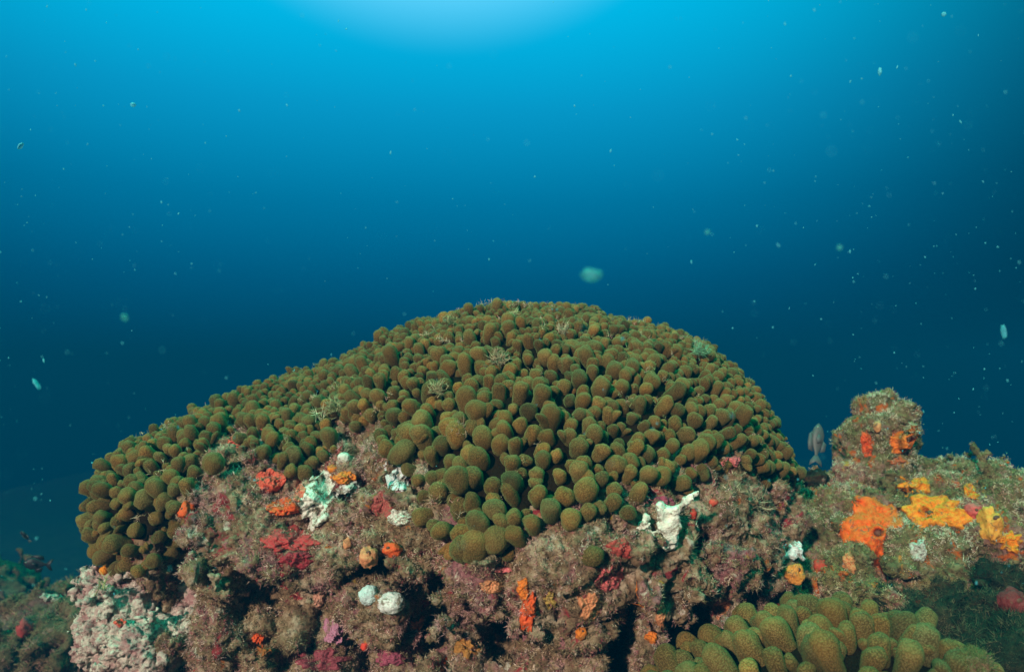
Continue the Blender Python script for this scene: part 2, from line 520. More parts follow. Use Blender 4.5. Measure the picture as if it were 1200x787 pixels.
boulder_g = carve(boulder_f, [(728, 735, 1.42, (0.028, 0.22, 0.085)), (800, 726, 1.45, (0.06, 0.2, 0.05)), (226, 672, 1.5, (0.055, 0.3, 0.10)),
                              (560, 690, 1.4, (0.13, 0.14, 0.035)), (600, 735, 1.4, (0.05, 0.14, 0.05)), (455, 665, 1.4, (0.10, 0.12, 0.028)), (330, 690, 1.4, (0.09, 0.12, 0.03)),
                              (412, 592, 1.38, (0.022, 0.12, 0.03)), (800, 638, 1.45, (0.022, 0.1, 0.022)), (500, 735, 1.38, (0.035, 0.12, 0.05)),
                              (275, 705, 1.35, (0.06, 0.1, 0.04)), (860, 690, 1.6, (0.05, 0.15, 0.05))])
lump_rock = lumpy(0.030, 0.050, 0.024, 21, 0.010)
lump_dome = lumpy(0.020, 0.012, 0.004, 21)
def boulder_detail(P):
    m = in_coral(P)
    r = np.empty(len(P), np.float32)
    if m.any(): r[m] = lump_dome(P[m])
    if (~m).any(): r[~m] = lump_rock(P[~m])
    return r

BV, BF = surface_nets(boulder_g, (-1.15, 1.0, -1.25), (0.95, 3.15, 0.40), 0.0085, boulder_detail)
def refine(V, F, amps, seed, keep_fn=None):
    """split every quad in four and rough it up"""
    e = np.concatenate([F[:, [0, 1]], F[:, [1, 2]], F[:, [2, 3]], F[:, [3, 0]]])
    k = np.sort(e, 1); key = k[:, 0] * (len(V) + 1) + k[:, 1]
    u, inv = np.unique(key, return_inverse=True)
    ev = np.stack([u // (len(V) + 1), u % (len(V) + 1)], 1)
    mid = V[ev].mean(1); cen = V[F].mean(1)
    m = inv.ravel().reshape(4, -1) + len(V)
    c = np.arange(len(F)) + len(V) + len(mid)
    V2 = np.concatenate([V, mid, cen]).astype(np.float32)
    F2 = np.concatenate([np.stack([F[:, 0], m[0], c, m[3]], 1), np.stack([m[0], F[:, 1], m[1], c], 1),
                         np.stack([c, m[1], F[:, 2], m[2]], 1), np.stack([m[3], c, m[2], F[:, 3]], 1)])
    N = vnormals(V2, F2)
    px, py, d = project(V2)
    see = ((N * -V2).sum(1) > -0.3) & (px > -200) & (px < 1400) & (py < 950)
    if keep_fn is not None: see &= ~keep_fn(V2)
    Q = V2[see]
    h = 0
    for q, (fr, am) in enumerate(amps):
        h = h + am * (0.45 - 1.5 * np.abs(noise(Q, fr, seed + q)))
    w = 0.35 + 0.9 * np.clip(noise(Q, 8.0, seed + 9) + 0.5, 0, 1)
    V2[see] += N[see] * (h * w)[:, None]
    return V2, F2
SURF = {}                                     # name -> (verts, faces, normals, BVH)
def keep(name, V, F):
    SURF[name] = (V, F, vnormals(V, F), BVHTree.FromPolygons([tuple(v) for v in V.tolist()], F.tolist()))
keep('boulder', BV, BF)

BV2, BF2 = refine(BV, BF, [(38, 0.012), (85, 0.008), (170, 0.004)], 301, lambda P: in_coral(P, 34))
keep('boulder_fine', BV2, BF2)
boulder = obj('reef_boulder', mesh_from('reef_boulder', BV2, BF2), M['boulder'])
tag(boulder, 'big boulder crusted with brown turf and sponges under the domed coral', 'rock')

ridge_f = blobs([(1000, 655, 2.0, (0.27, 0.34, 0.20)), (925, 655, 2.05, (0.20, 0.4, 0.16)), (1140, 596, 1.95, (0.125, 0.26, 0.13)), (1060, 720, 1.75, (0.30, 0.3, 0.15)),
                 (1260, 650, 1.9, (0.22, 0.3, 0.10)), (1030, 545, 2.0, (0.098, 0.11, 0.10)), (1034, 510, 2.0, (0.080, 0.09, 0.10)), (895, 725, 1.8, (0.14, 0.25, 0.12)),
                 (900, 612, 2.15, (0.13, 0.25, 0.12)), (1020, 630, 1.86, (0.20, 0.20, 0.13)), (1120, 625, 1.82, (0.13, 0.19, 0.11))], 0.03)
ridge_g = carve(ridge_f, [(1068, 682, 1.6, (0.05, 0.14, 0.028)), (830, 720, 1.6, (0.05, 0.15, 0.06)), (866, 650, 1.74, (0.028, 0.3, 0.10)), (1010, 500, 1.88, (0.012, 0.04, 0.014))], 0.02)
RV, RF = surface_nets(ridge_g, (0.3, 1.25, -1.0), (2.0, 2.6, 0.05), 0.0085, lumpy(0.026, 0.046, 0.024, 51, 0.010))
RV, RF = refine(RV, RF, [(40, 0.010), (90, 0.008), (180, 0.004)], 311)
keep('ridge', RV, RF)
ridge = obj('reef_ridge', mesh_from('reef_ridge', RV, RF), M['ridge'])
tag(ridge, 'rock ridge with a stubby pinnacle and orange sponges right of the coral', 'rock')

pink_f = blobs([(200, 728, 1.60, (0.15, 0.22, 0.105)), (158, 708, 1.56, (0.085, 0.12, 0.085)), (240, 700, 1.62, (0.09, 0.14, 0.10)), (225, 800, 1.66, (0.12, 0.2, 0.12))], 0.03)
PV, PF = surface_nets(pink_f, (-1.2, 1.2, -1.05), (-0.35, 2.1, -0.25), 0.0075, lumpy(0.020, 0.040, 0.028, 77, 0.013))
PV, PF = refine(PV, PF, [(38, 0.009), (90, 0.009), (190, 0.006)], 321)
keep('pink', PV, PF)
pink = obj('coralline_rock', mesh_from('coralline_rock', PV, PF), M['pink'])
tag(pink, 'pale pink and white crusted rock below the left lobe of the coral', 'rock')

shade_f = blobs([(1205, 765, 1.42, (0.15, 0.2, 0.11)), (1110, 755, 1.46, (0.10, 0.18, 0.07)), (1165, 830, 1.36, (0.22, 0.2, 0.12)), (1200, 705, 1.52, (0.06, 0.12, 0.06))], 0.03)
DV, DF = surface_nets(shade_f, (0.45, 1.0, -0.95), (1.4, 1.95, -0.2), 0.0085, lumpy(0.025, 0.045, 0.024, 33, 0.010))
keep('shade', DV, DF)
shade = obj('shade_painted_rock', mesh_from('shade_painted_rock', DV, DF), M['shade'])
tag(shade, 'green algae rock with shade painted into its colour, bottom right corner behind the small coral', 'rock')

low_f = blobs([(62, 775, 2.5, (0.20, 0.3, 0.24)), (110, 755, 2.45, (0.20, 0.25, 0.19)), (25, 830, 2.4, (0.25, 0.3, 0.18))], 0.05)
LV, LF = surface_nets(low_f, (-2.0, 1.8, -1.35), (-0.9, 2.95, -0.4), 0.012, lumpy(0.03, 0.05, 0.03, 13, 0.01))
keep('low', LV, LF)
low = obj('low_rock', mesh_from('low_rock', LV, LF), M['far'])
tag(low, 'dim reef rock at the bottom left, behind the pale pink rock', 'rock')

far_f = blobs([(8, 735, 4.0, (0.18, 0.3, 0.25)), (-40, 720, 4.1, (0.35, 0.4, 0.3)), (30, 790, 3.9, (0.28, 0.3, 0.22))], 0.05)
FV, FF = surface_nets(far_f, (-3.6, 3.3, -1.9), (-1.8, 4.8, -0.6), 0.022, lumpy(0.06, 0.08, 0.04, 14))
far = obj('far_rock', mesh_from('far_rock', FV, FF), M['far'])
tag(far, 'blurred dark rock at the left edge, farthest away of the rocks', 'rock')

# ------------------------------------------------------------------ knobbed coral
def knob_mesh(base, c, axis, r, L, seed, second=None):
    """one rounded knob: centre of its root c, along axis"""
    v, f = base
    ax = np.array(axis, np.float32)
    t = np.cross(ax, [0.3, 0.9, 0.2]); t /= np.linalg.norm(t); b = np.cross(ax, t)
    def lobe(c, ax, t, b, r, L):
        z = v[:, 2]
        s = r * (0.66 + 0.34 * np.clip((z + 0.7) / 0.9, 0, 1))
        w = np.clip(z * 1.8, -1, 1); w = w * (1.5 - 0.5 * w * w)
        P = c + np.outer(z * r + w * (L - r), ax) + np.outer(v[:, 0] * s, t) + np.outer(v[:, 1] * s * lobe.flat, b)
        N = v[:, :1] * t + v[:, 1:2] * b + v[:, 2:] * ax
        return (P + N * (r * (0.32 * noise(P, 0.5 / r, seed % 97) + 0.14 * noise(P, 1.3 / r, seed % 89) + 0.03 * noise(P, 5.0 / r, 7)))[:, None]).astype(np.float32)
    lobe.flat = 0.82 + 0.3 * random.random()
    P = lobe(np.array(c, np.float32), ax, t, b, r, L)
    if second is None: return P, f
    ang, off, rs = second
    side = math.cos(ang) * t + math.sin(ang) * b
    ax2 = ax + side * 0.6; ax2 /= np.linalg.norm(ax2)
    P2 = lobe(np.array(c, np.float32) + side * off, ax2, t, b, r * rs, L * rs)
    return np.concatenate([P, P2]), np.concatenate([f, f + len(P)])

def poisson(cand, nrm, spacing, want):
    cell = 0.06
    grid, keepi = {}, []
    for i in range(len(cand)):
        p = cand[i]; s = spacing[i]
        k = (int(p[0] // cell), int(p[1] // cell), int(p[2] // cell))
        ok = True
        for a in (-1, 0, 1):
            for b in (-1, 0, 1):
                for c in (-1, 0, 1):
                    for j in grid.get((k[0] + a, k[1] + b, k[2] + c), ()):
                        q = cand[j]
                        if (p[0] - q[0]) ** 2 + (p[1] - q[1]) ** 2 + (p[2] - q[2]) ** 2 < s * s:
                            ok = False; break
                    if not ok: break
                if not ok: break
            if not ok: break
        if ok:
            keepi.append(i); grid.setdefault(k, []).append(i)
            if len(keepi) >= want: break
    return keepi

def sample_faces(V, F, mask, n):
    f = F[mask]
    a, b, c = V[f[:, 0]], V[f[:, 1]], V[f[:, 2]]
    d = V[f[:, 3]] if F.shape[1] == 4 else c
    ar = np.linalg.norm(np.cross(c - a, d - b), axis=1) * 0.5
    i = RNG.choice(len(f), n, p=ar / ar.sum())
    u, w = RNG.random((n, 1)), RNG.random((n, 1))
    P = (a[i] * (1 - u) + b[i] * u) * (1 - w) + (d[i] * (1 - u) + c[i] * u) * w
    N = np.cross(c[i] - a[i], d[i] - b[i]); N /= np.linalg.norm(N, axis=1, keepdims=True) + 1e-12
    return P.astype(np.float32), N.astype(np.float32)

def build_coral(root_name, V, F, VN, mask_fn, base_fn, label, mat, base_mat, spacing_fn, lift, up_w, n_cand, gaps, big_y=None, stretch=1.0, cat='coral', green=(0, 0)):
    fc = V[F].mean(1)
    live = mask_fn(fc)
    # base tissue: a thin crust over the rock, coloured near black as gap shade
    f = F[base_fn(fc)]
    used = np.unique(f)
    remap = np.full(len(V), -1, np.int64); remap[used] = np.arange(len(used))
    top = V[used] + VN[used] * 0.004
    e = np.concatenate([f[:, [0, 1]], f[:, [1, 2]], f[:, [2, 3]], f[:, [3, 0]]])
    key = np.sort(e, 1)
    _, inv, cnt = np.unique(key, axis=0, return_inverse=True, return_counts=True)
    rim = remap[e[cnt[inv.ravel()] == 1]]
    n0 = len(top)
    bot = V[used] - VN[used] * 0.012
    vv = np.concatenate([top, bot])
    side = np.stack([rim[:, 1], rim[:, 0], rim[:, 0] + n0, rim[:, 1] + n0], 1)
    cen = Vector(top.mean(0).tolist()); 
    root = empty(root_name, (cen.x, cen.y, float(top[:, 2].min())))
    tag(root, label, cat)
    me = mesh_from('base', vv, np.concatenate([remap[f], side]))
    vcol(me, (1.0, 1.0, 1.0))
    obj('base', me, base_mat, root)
    # knobs
    fn = np.cross(V[F[:, 2]] - V[F[:, 0]], V[F[:, 3]] - V[F[:, 1]]); fn /= np.linalg.norm(fn, axis=1, keepdims=True) + 1e-12
    tocam = -fc / np.linalg.norm(fc, axis=1, keepdims=True)
    px, py, d = project(fc)
    m = live & ((fn * tocam).sum(1) > -0.40) & (px > -260) & (px < 1460) & (py < 960)
    P, N = sample_faces(V, F, m, n_cand)
    px, py, d = project(P)
    sp = spacing_fn(P, px, py, d)
    for gx, gy, gr in gaps:
        sp = np.where((px - gx) ** 2 + (py - gy) ** 2 < gr * gr, 9.0, sp)
    sel = [i for i in poisson(P, N, sp, 6000) if sp[i] < 1.0]
    first = set(sel)
    small = np.where(sp < 1.0, sp * 0.83, sp)                 # a second crop of smaller knobs fills the gaps
    order = sel + [i for i in range(len(P)) if i not in first]
    sel = [order[k] for k in poisson(P[order], N[order], small[order], 9000) if small[order[k]] < 1.0]
    # no strays: a knob needs neighbours
    Q = P[sel]; near = 1.9 * sp[sel]
    lone = np.array([(np.sum(((Q - q) ** 2).sum(1) < w * w) - 1) < 3 for q, w in zip(Q, near)])
    sel = [i for i, x in zip(sel, lone) if not x]
    out = []
    for i in sel:
        n = Vector(N[i].tolist()); s = float(sp[i])
        ax = (n * 0.8 + Vector((0, 0, up_w)) + Vector((random.gauss(0, .15), random.gauss(0, .15), random.gauss(0, .1)))).normalized()
        r = s * 0.5 * (random.choice((0.88, 0.95, 1.0, 1.0, 1.05, 1.1, 1.2, 1.4)) if i in first else random.uniform(0.62, 0.85))
        if big_y is not None: r *= 1 + 0.30 * min(1, max(0, (float(py[i]) - big_y) / 80)) * random.random()
        L = r * stretch * random.uniform(1.15, 1.75)
        sec = (random.uniform(0, 6.28), r * random.uniform(0.7, 1.05), random.uniform(0.65, 0.95)) if random.random() < 0.22 else None
        c = Vector(P[i].tolist()) + ax * (L * lift * (random.uniform(0.75, 1.25) if i in first else random.uniform(0.35, 0.9)))
        base = ICO3 if d[i] < 1.6 else ICO2
        v, ff = knob_mesh(base, c, ax, r, L, random.randrange(9999), sec)
        t = random.gauss(1.0, 0.2); g = random.gauss(0, 0.07)
        tint = np.array((t * (1.02 + g), t, t * (0.95 - g)))
        if random.random() < 0.05: tint = tint * np.array((1.5, 1.35, 1.2))
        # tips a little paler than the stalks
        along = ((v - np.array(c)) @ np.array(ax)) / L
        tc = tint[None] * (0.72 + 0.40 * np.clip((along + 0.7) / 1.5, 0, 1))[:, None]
        shown = (px[i] > -20) & (px[i] < 1220) & (py[i] < 800) & (float(n.dot(-Vector(P[i].tolist()).normalized())) > 0.0)
        out.append((r / d[i] if shown else 0.0, v, ff, tc))
    out.sort(key=lambda t: -t[0])
    for q in out[:100]:
        me = mesh_from('knob', q[1], q[2]); vcol(me, q[3]); obj('knob', me, mat, root)
    rest = out[100:]
    if rest:
        vs_, fs, cs_, o = [], [], [], 0
        for q in rest:
            vs_.append(q[1]); fs.append(q[2] + o); cs_.append(q[3]); o += len(q[1])
        me = mesh_from('knobs', np.concatenate(vs_), np.concatenate(fs)); vcol(me, np.concatenate(cs_))
        ob = obj('knobs', me, mat, root); ob['kind'] = 'stuff'
    print(root_name, 'knobs', len(out))
    return root

def main_spacing(P, px, py, d):
    s = 0.0200 + 0.0076 * np.clip((1.88 - d) / 0.6, 0, 1)
    return s * (0.92 + 0.16 * RNG.random(len(P)))
GAPS = [(398, 505, 14), (445, 505, 10), (410, 540, 14)]
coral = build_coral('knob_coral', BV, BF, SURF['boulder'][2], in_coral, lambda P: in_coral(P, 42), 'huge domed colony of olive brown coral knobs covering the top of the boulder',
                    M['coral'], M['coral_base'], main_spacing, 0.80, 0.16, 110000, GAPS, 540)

front_f = blobs([(990, 932, 1.16, (0.27, 0.24, 0.225)), (1068, 905, 1.16, (0.12, 0.2, 0.165)), (858, 922, 1.16, (0.17, 0.2, 0.12))], 0.06)
CV, CF = surface_nets(front_f, (0.05, 0.75, -0.95), (0.85, 1.5, -0.25), 0.010, lumpy(0.02, 0.008, 0.0, 61))
keep('front', CV, CF)
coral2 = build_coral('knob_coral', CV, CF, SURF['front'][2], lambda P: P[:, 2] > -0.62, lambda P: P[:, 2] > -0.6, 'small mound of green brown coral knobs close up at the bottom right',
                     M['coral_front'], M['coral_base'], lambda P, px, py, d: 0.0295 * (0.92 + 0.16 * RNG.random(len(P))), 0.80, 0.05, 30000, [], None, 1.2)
# the rock core under the small mound belongs to it
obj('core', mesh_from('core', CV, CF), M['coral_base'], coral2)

# ------------------------------------------------------------------ turf algae
def strands(P, N, length, width, col, bend=0.5):
    """P roots, N directions; tapered bent three-sided filaments"""
    n = len(P)
    rnd = RNG.normal(size=(n, 3)).astype(np.float32)
    t = np.cross(N, rnd); t /= np.linalg.norm(t, axis=1, keepdims=True) + 1e-9
    b = np.cross(N, t)
    mid = P + N * (length * 0.55)[:, None]
    N2 = N + t * bend * RNG.random((n, 1)) + np.array([0, 0, 0.15])
    N2 /= np.linalg.norm(N2, axis=1, keepdims=True)
    tip = mid + N2 * (length * 0.5)[:, None]
    V = np.empty((n, 7, 3), np.float32)
    for k in range(3):
        a = 2.0944 * k
        o = (math.cos(a) * t + math.sin(a) * b) * width[:, None]
        V[:, k] = P + o; V[:, 3 + k] = mid + o * 0.75
    V[:, 6] = tip
    base = (np.arange(n) * 7)[:, None]
    q = np.concatenate([base + np.array([[k, (k + 1) % 3, 3 + (k + 1) % 3, 3 + k]]) for k in range(3)])
    tr = np.concatenate([base + np.array([[3 + k, 3 + (k + 1) % 3, 6]]) for k in range(3)])
    return V.reshape(-1, 3), [q, tr], np.repeat(col, 7, axis=0)

def spikes(P, N, length, width, col):
    """short straight tapered filaments, for the dense turf"""
    n = len(P)
    t = np.cross(N, RNG.normal(size=(n, 3))); t /= np.linalg.norm(t, axis=1, keepdims=True) + 1e-9
    b = np.cross(N, t)
    V = np.empty((n, 4, 3), np.float32)
    for k in range(3):
        a = 2.0944 * k
        V[:, k] = P + (math.cos(a) * t + math.sin(a) * b) * width[:, None]
    V[:, 3] = P + N * length[:, None]
    base = (np.arange(n) * 4)[:, None]
    tr = np.concatenate([base + np.array([[k, (k + 1) % 3, 3]]) for k in range(3)])
    c = np.repeat(col, 4, axis=0).reshape(n, 4, 3) * np.array([0.8, 0.8, 0.8, 1.2])[None, :, None]
    return V.reshape(-1, 3), [tr], c.reshape(-1, 3)

def tuft_roots(P, N, per, spread):
    n = len(P)
    P2 = np.repeat(P, per, 0); N2 = np.repeat(N, per, 0)
    D = N2 + RNG.normal(size=P2.shape).astype(np.float32) * spread
    D /= np.linalg.norm(D, axis=1, keepdims=True)
    return P2 + RNG.normal(size=P2.shape).astype(np.float32) * 0.0022, D

TURF_COL = np.array([(0.22, 0.15, 0.085), (0.36, 0.26, 0.155), (0.16, 0.125, 0.06), (0.46, 0.36, 0.25), (0.36, 0.16, 0.14), (0.20, 0.17, 0.08), (0.55, 0.42, 0.34), (0.27, 0.07, 0.08), (0.24, 0.19, 0.13), (0.10, 0.08, 0.05), (0.42, 0.24, 0.22)], np.float32)
def turf(surf, name, label, n_tufts, per, lmin, lmax, w, cols, mask_fn=None, dens_seed=5, thr=-0.35, raise_=0.0):
    V, F, VN, _ = SURF[surf]
    fc = V[F].mean(1)
    fn = np.cross(V[F[:, 2]] - V[F[:, 0]], V[F[:, 3]] - V[F[:, 1]]); fn /= np.linalg.norm(fn, axis=1, keepdims=True) + 1e-12
    px, py, d = project(fc)
    m = ((fn * (-fc / np.linalg.norm(fc, axis=1, keepdims=True))).sum(1) > -0.3) & (px > -120) & (px < 1320) & (py < 850)
    if mask_fn is not None: m &= mask_fn(fc)
    P, N = sample_faces(V, F, m, n_tufts)
    k = noise(P, 9.0, dens_seed) + 0.6 * noise(P, 30.0, dens_seed + 1)
    k = k > thr + RNG.normal(size=len(P)) * 0.2
    P, N = P[k] + N[k] * raise_, N[k]
    kind = np.clip((((noise(P, 8.0, dens_seed + 4) + noise(P, 26.0, dens_seed + 5)) * 0.9 + 0.5 + RNG.normal(size=len(P)) * 0.22) * len(cols)), 0, len(cols) - 1).astype(int)
    big = 0.55 + 0.9 * np.clip(noise(P, 12.0, dens_seed + 7) + 0.4, 0, 1.2)
    R, D = tuft_roots(P, N, per, 0.85)
    col = np.repeat(cols[kind], per, 0) * (0.6 + 1.3 * RNG.random((len(R), 1)))
    ln = (lmin + (lmax - lmin) * RNG.random(len(R)) ** 1.6) * np.repeat(big, per)
    v, f, c = spikes(R, D, ln, w * (0.6 + 0.8 * RNG.random(len(R))), col)
    me = mesh_from(name, v, f, False); vcol(me, c)
    o = obj(name, me, M['turf'])
    tag(o, label, 'algae', kind='stuff')
    return o
turf('boulder_fine', 'turf_algae', 'brown fuzzy turf algae growing on the boulder under the coral', 105000, 8, 0.0025, 0.010, 0.00060, TURF_COL, lambda P: ~in_coral(P, 28), 5, -0.42)
turf('boulder_fine', 'turf_algae', 'longer shaggy brown turf in scattered tufts on the boulder', 9000, 9, 0.008, 0.020, 0.00055,
     np.array([(0.26, 0.19, 0.11), (0.36, 0.27, 0.17), (0.20, 0.16, 0.08), (0.30, 0.22, 0.14), (0.44, 0.35, 0.23)], np.float32), lambda P: ~in_coral(P, 0), 85, 0.35)
turf('ridge', 'turf_algae', 'olive fuzzy turf algae growing on the ridge beside the coral', 52000, 8, 0.003, 0.011, 0.00065,
     np.array([(0.20, 0.18, 0.07), (0.34, 0.28, 0.15), (0.14, 0.16, 0.055), (0.44, 0.38, 0.24), (0.30, 0.16, 0.09), (0.22, 0.26, 0.10), (0.42, 0.24, 0.19), (0.5, 0.45, 0.33)], np.float32), None, 15)
turf('pink', 'turf_algae', 'thin pale fuzz of algae on the pink crusted rock', 4500, 5, 0.003, 0.010, 0.0005,
     np.array([(0.45, 0.33, 0.28), (0.6, 0.5, 0.42), (0.35, 0.25, 0.17), (0.5, 0.3, 0.3)], np.float32), None, 25, -0.1)
turf('boulder', 'turf_algae', 'buff fuzz growing in the gaps between the knobs of the big coral', 9000, 6, 0.004, 0.013, 0.0006,
     np.array([(0.34, 0.26, 0.16), (0.46, 0.34, 0.24), (0.40, 0.22, 0.18), (0.26, 0.24, 0.11)], np.float32), lambda P: in_coral(P, 20), 75, 0.62, 0.028)
turf('shade', 'turf_algae', 'green fuzz of algae with shade painted into its colour on the rock in the bottom right corner', 7000, 6, 0.006, 0.02, 0.0006,
     np.array([(0.02, 0.035, 0.02), (0.04, 0.055, 0.03), (0.09, 0.08, 0.045), (0.03, 0.03, 0.018)], np.float32), None, 35)  # fuzz colours carry the same painted shade as the rock
turf('low', 'turf_algae', 'dim fuzz of algae on the rock at the bottom left', 6000, 6, 0.008, 0.024, 0.0009,
     np.array([(0.15, 0.11, 0.06), (0.22, 0.16, 0.09), (0.10, 0.10, 0.045), (0.25, 0.13, 0.11)], np.float32), None, 45)

# ------------------------------------------------------------------ sponges on the rocks
def hit(px, py, names=('boulder_fine', 'ridge', 'pink', 'shade', 'low', 'front')):
    dr = at(px, py, 1.0).normalized()
    best = None
    for nme in names:
        loc, nor, idx, dist = SURF[nme][3].ray_cast(Vector((0, 0, 0)), dr)
        if loc is not None and (best is None or dist < best[2]): best = (loc, nor, dist, nme)
    return best

CR, CU = Vector((1, 0, 0)), Vector((0, -math.sin(PITCH), math.cos(PITCH)))
def patch(px, py, w, h, thick, col, label, cat='sponge', name='crust_sponge', lobes=0.24, freq=3.0, oscula=(), group=None, pores=True, n_ring=22, n_ang=90):
    """an encrusting growth hugging the rock at that spot: irregular outline, real thickness"""
    H = hit(px, py)
    if H is None: print('MISS', label); return None
    loc, nor, dist, nme = H
    bvh = SURF[nme][3]
    d = Vector(loc).dot(Vector((0, math.cos(PITCH), math.sin(PITCH))))
    view = -Vector(loc).normalized()
    nor = (nor * 0.35 + view * 0.65).normalized()
    t1 = (CR - nor * CR.dot(nor)).normalized(); t2 = nor.cross(t1)
    if t2.dot(CU) < 0: t2 = -t2
    sw, sh, th = w / FPX * d / 2, h / FPX * d / 2, 1.5 * thick / FPX * d
    seed = random.randrange(900)
    ang = np.linspace(0, 2 * math.pi, n_ang, endpoint=False)
    ring = np.stack([np.cos(ang), np.sin(ang), np.full(n_ang, seed * 1.37)], 1)
    R = 1 + lobes * noise(ring, freq * 0.5, seed) + lobes * 0.9 * noise(ring, freq * 1.3, seed + 3) + 0.10 * noise(ring, freq * 3.5, seed + 5) + 0.07 * noise(ring, freq * 9, seed + 6)
    R = np.clip(R, 0.35, 1.6)
    verts = []
    top = bvh.ray_cast(loc + nor * 0.12, -nor)
    def surf_pt(x, y):
        o = loc + t1 * x + t2 * y
        r = bvh.ray_cast(o + nor * 0.035, -nor, 0.09)
        if r[0] is not None: return r[0]
        q = bvh.find_nearest(o)
        return q[0]
    verts.append(surf_pt(0, 0) + nor * th)
    for k in range(1, n_ring + 1):
        s = k / n_ring
        for j in range(n_ang):
            x, y = ring[j, 0] * R[j] * sw * s, ring[j, 1] * R[j] * sh * s
            p = surf_pt(x, y)
            prof = math.sqrt(max(0.0, 1 - s ** 3.2))
            verts.append(p + nor * (th * prof - (0.006 if k == n_ring else 0)))
    V = np.array([v[:] for v in verts], np.float32)
    # relax so that the growth rounds off the rock's roughness
    for it in range(5):
        G = V[1:].reshape(n_ring, n_ang, 3)
        S = G.copy()
        S[1:-1] = (G[1:-1] * 2 + np.roll(G, 1, 1)[1:-1] + np.roll(G, -1, 1)[1:-1] + G[2:] + G[:-2]) / 6
        V[1:] = S.reshape(-1, 3); V[0] = S[0].mean(0)
    nn = np.array(nor, np.float32)
    bmp = th * 0.28 * noise(V, 70, seed) + th * 0.30 * noise(V, 160, seed + 1) + th * 0.26 * noise(V, 330, seed + 2)
    bmp[-n_ang:] = 0
    V = V + nn * bmp[:, None]
    for (ox, oy, orad) in oscula:
        c = np.array((loc + t1 * (ox * sw) + t2 * (oy * sh))[:], np.float32)
        q = V - c; q = q - np.outer(q @ nn, nn)
        rr = np.linalg.norm(q, axis=1) / (orad / FPX * d)
        V = V + nn * (th * 0.9 * np.exp(-((rr - 1.25) / 0.35) ** 2) - th * 1.6 * np.exp(-(rr / 0.75) ** 2))[:, None]
    j = np.arange(n_ang); jn = (j + 1) % n_ang
    tr = np.stack([np.zeros(n_ang, int), 1 + j, 1 + jn], 1)
    qs = []
    for k in range(n_ring - 1):
        a = 1 + k * n_ang
        qs.append(np.stack([a + j, a + n_ang + j, a + n_ang + jn, a + jn], 1))
    # ring handedness: make faces look along the normal
    tri_n = np.cross(V[1] - V[0], V[2] - V[0])
    F3, F4 = tr, np.concatenate(qs)
    if tri_n @ nn < 0: F3, F4 = F3[:, ::-1], F4[:, ::-1]
    o = obj(name, mesh_from(name, V, [F3, F4]), sponge_mat(col, pores))
    tag(o, label, cat, group)
    for (ox, oy, orad) in oscula:
        c = loc + t1 * (ox * sw) + t2 * (oy * sh)
        p = surf_pt(ox * sw, oy * sh) + nor * (th * 0.55)
        v, f = ICO2
        r = orad / FPX * d
        vv = np.array(p[:]) + np.outer(v[:, 0] * r * 0.8, np.array(t1)) + np.outer(v[:, 1] * r * 0.7, np.array(t2)) + np.outer(v[:, 2] * r * 0.35, nn)
        obj('osculum', mesh_from('osculum', vv, f), M_OSC, o)
    return o
M_OSC = plain_mat('osculum_dark', (0.11, 0.05, 0.03))

def ball(px, py, w, h, col, label, cat='sponge', name='ball_sponge', rough=0.30, sink=0.32, freq=1.5, group=None, mat=None):
    H = hit(px, py)
    if H is None: print('MISS', label); return None
    loc, nor, dist, nme = H
    d = Vector(loc).dot(Vector((0, math.cos(PITCH), math.sin(PITCH))))
    view = -Vector(loc).normalized()
    r1, r2 = w / FPX * d / 2, h / FPX * d / 2
    r3 = (r1 + r2) / 2
    c = loc + view * (r3 * (1 - 2 * sink))
    v, f = ICO4 if w > 18 else ICO3
    seed = random.randrange(900)
    rr = 1 + rough * noise(v + seed, freq, seed) + rough * 0.5 * noise(v + seed, freq * 3, seed + 1) + rough * 0.25 * noise(v, freq * 8, seed)
    P = np.array(c[:]) + np.outer(v[:, 0] * rr * r1, np.array(CR)) + np.outer(v[:, 2] * rr * r2, np.array(CU)) + np.outer(v[:, 1] * rr * r3, np.array((0, 1, 0)))
    me = mesh_from(name, P, f)
    if mat is not None: vcol(me, (1.0, 1.0, 1.0))
    o = obj(name, me, mat or sponge_mat(col))
    tag(o, label, cat, group)
    if mat is None and w >= 14 and col[2] < 0.3:                            # the opening on the side facing up and outwards
        u = (Vector((random.uniform(-.4, .4), -0.75, random.uniform(0.2, 0.7)))).normalized()
        k = int(np.argmax(v @ np.array(u[:])))
        q = P[k]; ov, of = ICO2
        ro = r3 * 0.24
        obj('osculum', mesh_from('osculum', q - np.array(u[:]) * ro * 0.25 + ov * ro * np.array((1.0, 0.55, 0.9)), of), M_OSC, o)
    return o

OR_RED, ORANGE, YELLOW = (0.72, 0.10, 0.02), (0.75, 0.20, 0.022), (0.80, 0.27, 0.015)
RED, PINK, CRIMSON = (0.68, 0.10, 0.06), (0.68, 0.17, 0.18), (0.36, 0.03, 0.045)
WHITE, PALE, PEACH = (0.74, 0.72, 0.64), (0.58, 0.68, 0.68), (0.66, 0.26, 0.12)
LILAC, MAGENTA, RUST = (0.48, 0.20, 0.30), (0.34, 0.07, 0.12), (0.40, 0.13, 0.03)

